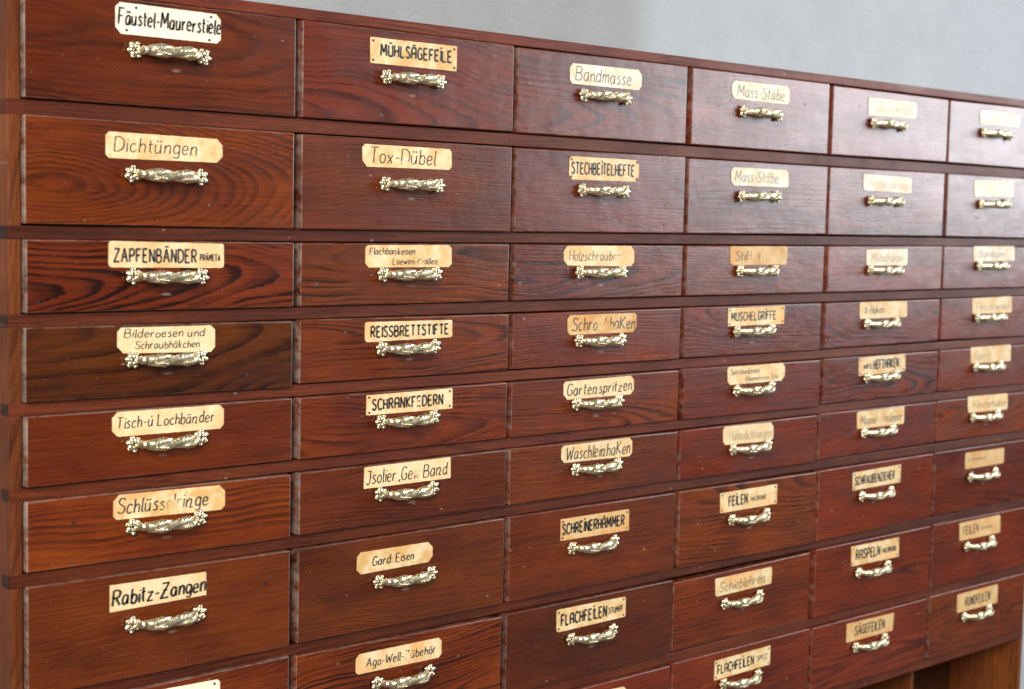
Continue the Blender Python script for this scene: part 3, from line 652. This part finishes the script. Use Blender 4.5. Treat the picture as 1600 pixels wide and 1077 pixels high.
DRAWERS = [  # column, row, left x, top z, bottom z, right x, top z, bottom z (mm), card corners, handle screw points
[0,1,4.2,0.0,-109.0,325.9,0.6,-109.5,[102.6,-3.9,228.1,-5.0,228.3,-36.4,102.6,-36.6],[122.8,-52.3,204.7,-52.9]],
[0,2,4.3,-125.8,-234.9,325.2,-127.5,-236.4,[91.7,-137.9,231.3,-139.5,231.5,-165.3,91.7,-165.6],[120.0,-180.9,201.8,-182.1]],
[0,3,4.8,-250.8,-325.3,325.4,-252.2,-325.7,[94.2,-251.5,233.1,-253.8,233.3,-280.7,94.2,-279.5],[121.9,-288.3,201.5,-289.1]],
[0,4,3.3,-340.0,-416.2,324.5,-342.1,-418.5,[104.3,-342.9,222.3,-343.5,222.5,-373.3,104.2,-370.1],[120.5,-377.4,201.5,-377.9]],
[0,5,4.6,-430.7,-503.8,324.7,-431.4,-503.5,[98.4,-432.3,234.2,-432.6,234.4,-459.5,98.4,-458.9],[121.3,-467.8,202.8,-466.4]],
[0,6,5.0,-518.7,-592.2,324.8,-520.4,-594.9,[100.5,-521.4,237.2,-523.3,237.4,-551.7,100.5,-548.2],[121.3,-556.9,202.3,-556.5]],
[0,7,4.9,-607.2,-723.2,324.5,-610.0,-723.9,[96.0,-618.0,213.6,-619.1,213.7,-645.7,95.9,-647.6],[120.9,-664.0,201.5,-663.8]],
[0,8,4.6,-738.4,-849.0,323.8,-735.1,-849.0,[102.2,-741.6,231.3,-744.4,231.5,-775.8,102.2,-774.0],None],
[0,9,4.6,-866.1,-974.7,325.4,-866.1,-974.7,None,None],
[1,1,334.8,0.5,-109.2,656.1,0.4,-108.8,[428.3,-9.8,561.4,-9.1,561.1,-39.9,428.8,-40.1],[450.5,-54.9,532.3,-54.5]],
[1,2,334.6,-128.3,-236.6,655.3,-128.0,-236.6,[418.6,-135.0,555.3,-135.5,555.9,-161.1,419.0,-161.9],[450.4,-181.3,532.5,-181.1]],
[1,3,335.8,-252.5,-325.9,655.4,-252.2,-325.4,[426.0,-254.4,559.2,-253.8,559.8,-281.3,426.4,-281.3],[450.8,-289.7,531.8,-288.7]],
[1,4,335.2,-341.2,-415.4,656.7,-342.6,-415.8,[426.6,-346.3,562.3,-347.3,562.8,-369.1,427.0,-370.7],[449.5,-378.9,531.6,-378.9]],
[1,5,335.0,-431.9,-504.0,655.3,-431.4,-504.3,[429.4,-434.4,563.2,-433.3,563.8,-459.1,429.2,-458.7],[448.7,-467.6,531.0,-466.8]],
[1,6,335.4,-519.9,-593.6,655.8,-519.4,-593.7,[427.4,-521.4,562.0,-520.4,562.6,-547.4,426.9,-547.8],[448.6,-555.8,531.4,-556.1]],
[1,7,335.8,-610.0,-722.5,656.7,-609.8,-723.9,[419.6,-625.2,536.4,-625.3,536.9,-651.0,419.1,-652.4],[450.8,-664.4,531.1,-664.5]],
[1,8,334.1,-737.1,-849.0,654.8,-740.5,-849.0,[419.4,-750.4,553.3,-750.6,553.9,-776.8,419.0,-775.5],[450.1,-790.4,530.1,-790.0]],
[1,9,334.6,-866.1,-974.7,655.4,-866.1,-974.7,None,None],
[2,1,664.0,-0.9,-109.5,985.4,0.8,-108.6,[753.6,-13.1,891.6,-12.1,891.7,-40.0,754.5,-40.1],[778.2,-54.1,859.1,-53.4]],
[2,2,664.0,-128.4,-236.5,986.8,-126.5,-235.4,[756.4,-135.0,891.0,-135.2,891.3,-165.1,757.2,-166.0],[778.9,-179.7,861.4,-179.2]],
[2,3,663.9,-252.2,-325.6,985.5,-252.9,-324.8,[749.6,-253.9,885.2,-253.3,886.4,-282.0,750.9,-280.1],[779.1,-289.3,858.0,-289.1]],
[2,4,664.3,-342.8,-415.0,985.9,-342.4,-415.6,[760.1,-346.6,893.9,-346.7,894.2,-373.6,761.0,-373.5],[780.3,-381.8,860.6,-382.3]],
[2,5,663.9,-432.1,-504.5,984.8,-431.9,-504.5,[755.4,-435.9,891.8,-434.3,892.0,-460.8,756.2,-460.8],[777.8,-467.1,857.6,-467.5]],
[2,6,662.8,-519.2,-593.3,985.6,-520.9,-592.6,[753.6,-522.5,891.5,-521.5,891.8,-548.2,754.3,-546.2],[778.6,-556.9,859.0,-556.0]],
[2,7,664.7,-609.3,-723.4,985.5,-610.3,-722.7,[756.1,-622.7,889.1,-623.2,889.9,-653.8,756.5,-652.7],[776.5,-664.2,856.2,-664.4]],
[2,8,663.2,-738.9,-849.0,985.5,-739.3,-848.3,[752.6,-746.9,887.8,-748.3,887.9,-777.5,753.1,-778.7],[778.6,-790.7,858.2,-790.9]],
[2,9,664.6,-866.1,-974.7,984.3,-866.1,-974.7,[754.5,-873.8,891.7,-878.4,891.8,-908.3,755.5,-904.4],None],
[3,1,996.7,0.5,-108.5,1316.0,0.5,-108.8,[1080.5,-11.4,1216.2,-10.6,1217.0,-38.5,1082.5,-37.7],[1104.9,-55.4,1187.8,-56.7]],
[3,2,993.5,-127.8,-235.6,1317.9,-127.8,-233.7,[1085.0,-137.0,1219.9,-136.7,1221.4,-163.4,1086.3,-163.8],[1107.5,-179.8,1189.4,-177.7]],
[3,3,993.8,-252.9,-324.9,1315.6,-252.3,-325.4,[1087.8,-253.2,1222.9,-252.7,1222.6,-280.8,1089.6,-281.1],[1109.5,-289.7,1188.9,-289.5]],
[3,4,994.8,-341.9,-415.2,1315.4,-342.0,-416.1,[1089.1,-344.9,1222.7,-343.3,1222.4,-372.0,1090.4,-371.6],[1109.1,-379.9,1187.3,-378.4]],
[3,5,996.4,-430.6,-504.5,1316.3,-432.1,-506.4,[1089.8,-432.3,1226.9,-431.9,1226.0,-459.5,1091.5,-459.4],[1108.4,-468.6,1190.8,-466.3]],
[3,6,993.1,-520.6,-593.2,1313.7,-519.8,-595.1,[1084.9,-521.2,1203.9,-522.7,1204.8,-551.9,1086.3,-549.2],[1106.2,-557.1,1186.7,-555.3]],
[3,7,995.8,-610.0,-723.2,1317.7,-611.7,-727.1,[1084.1,-621.5,1219.3,-620.6,1219.4,-651.7,1085.0,-652.1],[1108.5,-664.0,1189.8,-663.0]],
[3,8,993.1,-745.4,-848.5,1314.8,-742.1,-850.6,[1083.4,-752.0,1219.1,-751.6,1218.2,-778.5,1085.7,-779.9],[1103.1,-793.2,1186.0,-790.9]],
[3,9,991.2,-864.4,-974.7,1314.1,-865.4,-974.7,[1083.2,-876.8,1216.1,-875.2,1215.7,-905.7,1083.4,-907.1],[1099.8,-914.8,1184.0,-915.0]],
[4,1,1323.4,-1.2,-108.9,1645.0,-2.1,-107.5,[1414.7,-13.2,1551.8,-13.0,1551.6,-40.5,1415.5,-41.6],[1427.7,-53.6,1507.7,-55.4]],
[4,2,1324.2,-127.9,-234.4,1645.0,-126.6,-234.2,[1410.3,-135.5,1546.7,-137.3,1548.3,-163.7,1412.8,-162.0],[1432.0,-179.3,1509.0,-178.7]],
[4,3,1325.9,-252.3,-325.2,1645.3,-251.2,-324.8,[1424.5,-257.0,1541.6,-255.7,1542.8,-283.1,1427.1,-283.0],[1434.7,-290.2,1515.1,-290.7]],
[4,4,1325.6,-342.2,-415.2,1646.0,-342.2,-413.6,[1413.3,-342.3,1547.8,-342.8,1549.0,-370.0,1415.8,-369.9],[1433.3,-377.9,1511.9,-378.0]],
[4,5,1326.5,-430.9,-503.7,1646.1,-431.7,-503.7,[1416.8,-433.2,1548.6,-431.7,1550.0,-461.3,1418.7,-463.2],[1436.8,-466.8,1518.0,-464.6]],
[4,6,1321.5,-518.5,-592.6,1645.9,-519.9,-590.8,[1417.8,-521.8,1552.4,-520.9,1553.0,-551.0,1420.3,-550.4],[1434.5,-557.8,1517.0,-556.5]],
[4,7,1324.5,-610.2,-725.0,1646.0,-610.2,-721.6,[1412.6,-621.5,1548.9,-619.9,1548.9,-650.5,1413.6,-651.3],[1433.1,-662.6,1518.8,-661.6]],
[4,8,1323.9,-738.2,-849.7,1648.2,-737.8,-850.3,[1417.1,-744.7,1552.6,-745.6,1554.2,-779.3,1418.6,-778.1],[1433.5,-790.6,1518.1,-787.8]],
[4,9,1321.6,-866.3,-974.7,1644.5,-865.8,-975.3,[1412.0,-873.3,1546.5,-875.2,1544.0,-905.7,1412.3,-905.1],[1432.3,-915.9,1517.9,-913.3]],
[5,1,1651.9,-2.3,-107.9,1971.0,0.0,-109.0,[1742.7,-12.8,1878.6,-12.5,1877.5,-36.7,1744.8,-37.5],[1754.4,-52.0,1836.0,-53.4]],
[5,2,1653.9,-126.6,-234.2,1971.0,-127.3,-235.5,[1734.0,-135.4,1867.0,-132.2,1868.8,-161.7,1736.3,-163.7],[1757.7,-177.4,1837.5,-173.4]],
[5,3,1653.6,-251.2,-324.9,1971.0,-252.0,-325.3,[1742.6,-250.6,1881.0,-250.1,1882.1,-276.6,1745.7,-277.5],[1763.3,-285.3,1840.8,-284.5]],
[5,4,1652.6,-341.8,-412.9,1971.0,-341.8,-415.7,[1745.4,-342.0,1878.7,-340.7,1880.1,-370.8,1749.2,-370.8],[1762.5,-377.2,1840.9,-376.9]],
[5,5,1652.9,-431.0,-502.7,1971.0,-431.5,-504.1,[1745.5,-429.2,1880.8,-429.1,1881.8,-459.4,1749.1,-458.5],[1761.2,-464.3,1841.1,-464.1]],
[5,6,1652.8,-519.4,-590.3,1971.0,-519.8,-593.1,[1745.0,-516.8,1878.6,-518.3,1880.1,-548.4,1748.6,-545.9],[1759.3,-555.4,1841.2,-552.4]],
[5,7,1652.3,-609.3,-720.9,1971.0,-609.8,-723.2,[1745.1,-617.3,1875.1,-618.9,1875.6,-647.2,1746.3,-647.3],[1758.3,-662.3,1843.0,-659.0]],
[5,8,1655.7,-736.7,-849.3,1971.0,-738.4,-849.0,[1736.3,-743.1,1872.2,-742.6,1875.1,-776.3,1738.9,-775.8],[1756.7,-787.7,1842.1,-784.6]],
[5,9,1656.6,-864.6,-975.4,1971.0,-866.1,-974.7,[1740.8,-873.2,1876.0,-873.1,1876.8,-908.5,1741.3,-907.0],[1758.8,-916.9,1844.1,-913.3]]]

# ------------------------------------------------------------------ drawers
def panel_mesh(pts, rnd):       # pts: (x,z) corners BL, BR, TR, TL around the origin
    y0, y1 = 0.0, 0.020
    c = [(pts[0][0], y0, pts[0][1]), (pts[1][0], y0, pts[1][1]), (pts[1][0], y1, pts[1][1]), (pts[0][0], y1, pts[0][1]),
         (pts[3][0], y0, pts[3][1]), (pts[2][0], y0, pts[2][1]), (pts[2][0], y1, pts[2][1]), (pts[3][0], y1, pts[3][1])]
    bm = bevelled_box(c, 0.0016, 3)
    me = finish(bm, 'front_panel', WOOD, True)
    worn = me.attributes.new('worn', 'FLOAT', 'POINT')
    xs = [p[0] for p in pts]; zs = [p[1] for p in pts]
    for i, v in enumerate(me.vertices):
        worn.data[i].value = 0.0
    # faces of the arris and of the edges carry the wear and painted sheen, the flat front none
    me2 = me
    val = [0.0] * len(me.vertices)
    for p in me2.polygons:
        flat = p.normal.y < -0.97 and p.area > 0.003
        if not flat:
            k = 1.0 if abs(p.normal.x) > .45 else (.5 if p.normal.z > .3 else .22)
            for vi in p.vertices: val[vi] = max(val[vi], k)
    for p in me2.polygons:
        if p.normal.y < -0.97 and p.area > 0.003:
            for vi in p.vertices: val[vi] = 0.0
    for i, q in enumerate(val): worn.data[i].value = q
    for p in me.polygons:
        if p.area > 0.003: p.use_smooth = False
    return me
def card_mesh(pts, style, rnd):
    """flat card with its own corner cut, a rim ring for the darkened edge, 0.5 mm thick; pts TL,TR,BR,BL"""
    def outline(inset):
        out = []
        for i in range(4):
            a, b, c = Vector(pts[i - 1]), Vector(pts[i]), Vector(pts[(i + 1) % 4])
            d1, d2 = (a - b).normalized(), (c - b).normalized()
            k = {'cham': 0.0055, 'round': 0.0042, 'rect': 0.0009}[style] * rr[i]
            q = b + (d1 + d2) * inset
            if style == 'round':
                for t in range(6):
                    f = t / 5
                    out.append(q + d1 * k * (1 - f) ** 2 + d2 * k * f ** 2)
            else:
                for t in range(6):
                    f = t / 5
                    out.append(q + d1 * k * (1 - f) + d2 * k * f)
        # subdivide long sides and let the scissors wander
        res = []
        m = len(out)
        for i in range(m):
            p, n = out[i], out[(i + 1) % m]
            L = (n - p).length; s = max(1, int(L / 0.004))
            for t in range(s): res.append(p + (n - p) * (t / s))
        return res
    rr = [rnd.uniform(.6, 1.35) for _ in range(4)]
    o1, o2 = outline(0.0), outline(0.0021)
    if len(o1) != len(o2):
        m = min(len(o1), len(o2))
        o2 = [o1[i] * 0.97 for i in range(len(o1))]
    jit = [rnd.uniform(-.00018, .00018) for _ in o1]
    bm = bmesh.new(); rim = bm.verts.layers.float.new('rim')
    back = [bm.verts.new((p.x, 0.0004, p.y + j)) for p, j in zip(o1, jit)]
    front = [bm.verts.new((p.x, 0.0, p.y + j)) for p, j in zip(o1, jit)]
    inner = [bm.verts.new((p.x, 0.0, p.y)) for p in o2]
    for v in back + front: v[rim] = 1.0
    m = len(front)
    for i in range(m):
        k = (i + 1) % m
        bm.faces.new((back[i], back[k], front[k], front[i])); bm.faces.new((front[i], front[k], inner[k], inner[i]))
    bm.faces.new(inner)
    return finish(bm, 'name_card', CARD, False)

for col_i, row, xl, ztl, zbl, xr, ztr, zbr, card, hand in DRAWERS:
    key = (col_i, row)
    rnd = random.Random(1000 + col_i * 37 + row * 5)
    cx, zb0 = (xl + xr) / 2000, min(zbl, zbr) / 1000
    zc = (ztl + zbl + ztr + zbr) / 4000
    dr = empty('drawer', (cx, 0, zb0))
    tag(dr, LABEL[key], 'drawer', 'drawers of the wooden cabinet')
    push = rnd.uniform(-.0008, .0012) if key != (3, 8) else .0048                      # none is pushed home quite like the next
    q = lambda x, z: (x / 1000 - cx, z / 1000 - zc)
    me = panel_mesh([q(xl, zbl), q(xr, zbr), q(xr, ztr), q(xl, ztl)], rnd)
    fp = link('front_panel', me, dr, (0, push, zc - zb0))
    lk = LOOK.get(key)
    if not lk:
        base = rnd.choice((RED, BRN, PLUM, RED, PLUM))
        k = rnd.uniform(.85, 1.15)
        lk = (rnd.uniform(-.12, .12), rnd.uniform(.02, .06), rnd.uniform(-.1, .1), rnd.uniform(190, 300), rnd.uniform(.5, .8), tuple(v * k for v in base))
    fp['scuff'] = [(hand[0] + hand[2]) / 2000 - cx + rnd.uniform(-.004, .012) if hand else 0.0, (hand[1] + hand[3]) / 2000 - zc - rnd.uniform(.014, .020) if hand else 0.0, float(rnd.choice((0, .5, 1, 1)))]
    fp['edge_wear_sheen'] = (.85, .6, .38, .35, .3, .3)[col_i] * rnd.uniform(.7, 1.1)  # wear plus painted sheen, strongest in the columns nearest the left light
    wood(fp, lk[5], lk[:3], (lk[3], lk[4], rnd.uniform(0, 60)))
    # drawer box behind the front
    h = (ztl - zbl) / 1000
    bx = box('drawer_box', xl / 1000 + .002, xr / 1000 - .002, 0.0215, 0.36, zc - h / 2 + .002, zc + h / 2 - .012, WOOD, dr, 0, (cx, 0, zb0))
    wood(bx, (.13, .06, .03))
    # card
    style, paper, age, ink, lines, nails = CARDS[key]
    if card is None:
        dx = (xr + xl) / 2 - 57; card = [dx - 68, ztl - 9, dx + 68, ztl - 9, dx + 68, ztl - 38, dx - 68, ztl - 38]
    pts = [(card[i] / 1000, card[i + 1] / 1000) for i in (0, 2, 4, 6)]
    ccx, ccz = sum(p[0] for p in pts) / 4, sum(p[1] for p in pts) / 4
    lp = [(p[0] - ccx, p[1] - ccz) for p in pts]
    W = ((lp[1][0] - lp[0][0]) + (lp[2][0] - lp[3][0])) / 2
    H = ((lp[0][1] - lp[3][1]) + (lp[1][1] - lp[2][1])) / 2
    ang = -math.atan2((lp[1][1] + lp[2][1] - lp[0][1] - lp[3][1]) / 2, W)
    ca, sa = math.cos(ang), math.sin(ang)
    lp = [(p[0] * ca - p[1] * sa, p[0] * sa + p[1] * ca) for p in lp]      # un-rotate
    cd = link('name_card', card_mesh(lp, style, rnd), dr, (ccx - cx, push - 0.0006, ccz - zb0), (0, ang, 0))
    kk = rnd.uniform(.93, 1.04)
    cd['paper'] = [v * kk for v in paper]; cd['age'] = float(age)
    if lines:
        tx = link('lettering', lettering(lines, W, H, rnd), cd, (0, -0.00025, 0)); tx['ink'] = [float(v) for v in ink]
    for u, v in nails:
        link('nail', NAILM, cd, ((u - .5) * W, -0.0002, (v - .5) * H))
    # pull
    if hand is None: hand = [(xr + xl) / 2 - 44, ztl - 53, (xr + xl) / 2 + 38, ztl - 53]
    hx, hz = (hand[0] + hand[2]) / 2000, (hand[1] + hand[3]) / 2000
    tilt = -math.atan2(hand[3] - hand[1], hand[2] - hand[0]) * .8
    hd = link('handle', HANDLE, dr, (hx - cx, push, hz - zb0), (rnd.uniform(-.05, .05), tilt, 0))
    for sx in (-1, 1):
        link('flower_rosette', ROSETTE, hd, (sx * 0.0406, 0, 0), (0, rnd.uniform(0, 6.28), 0))

scn.render.engine = 'CYCLES'
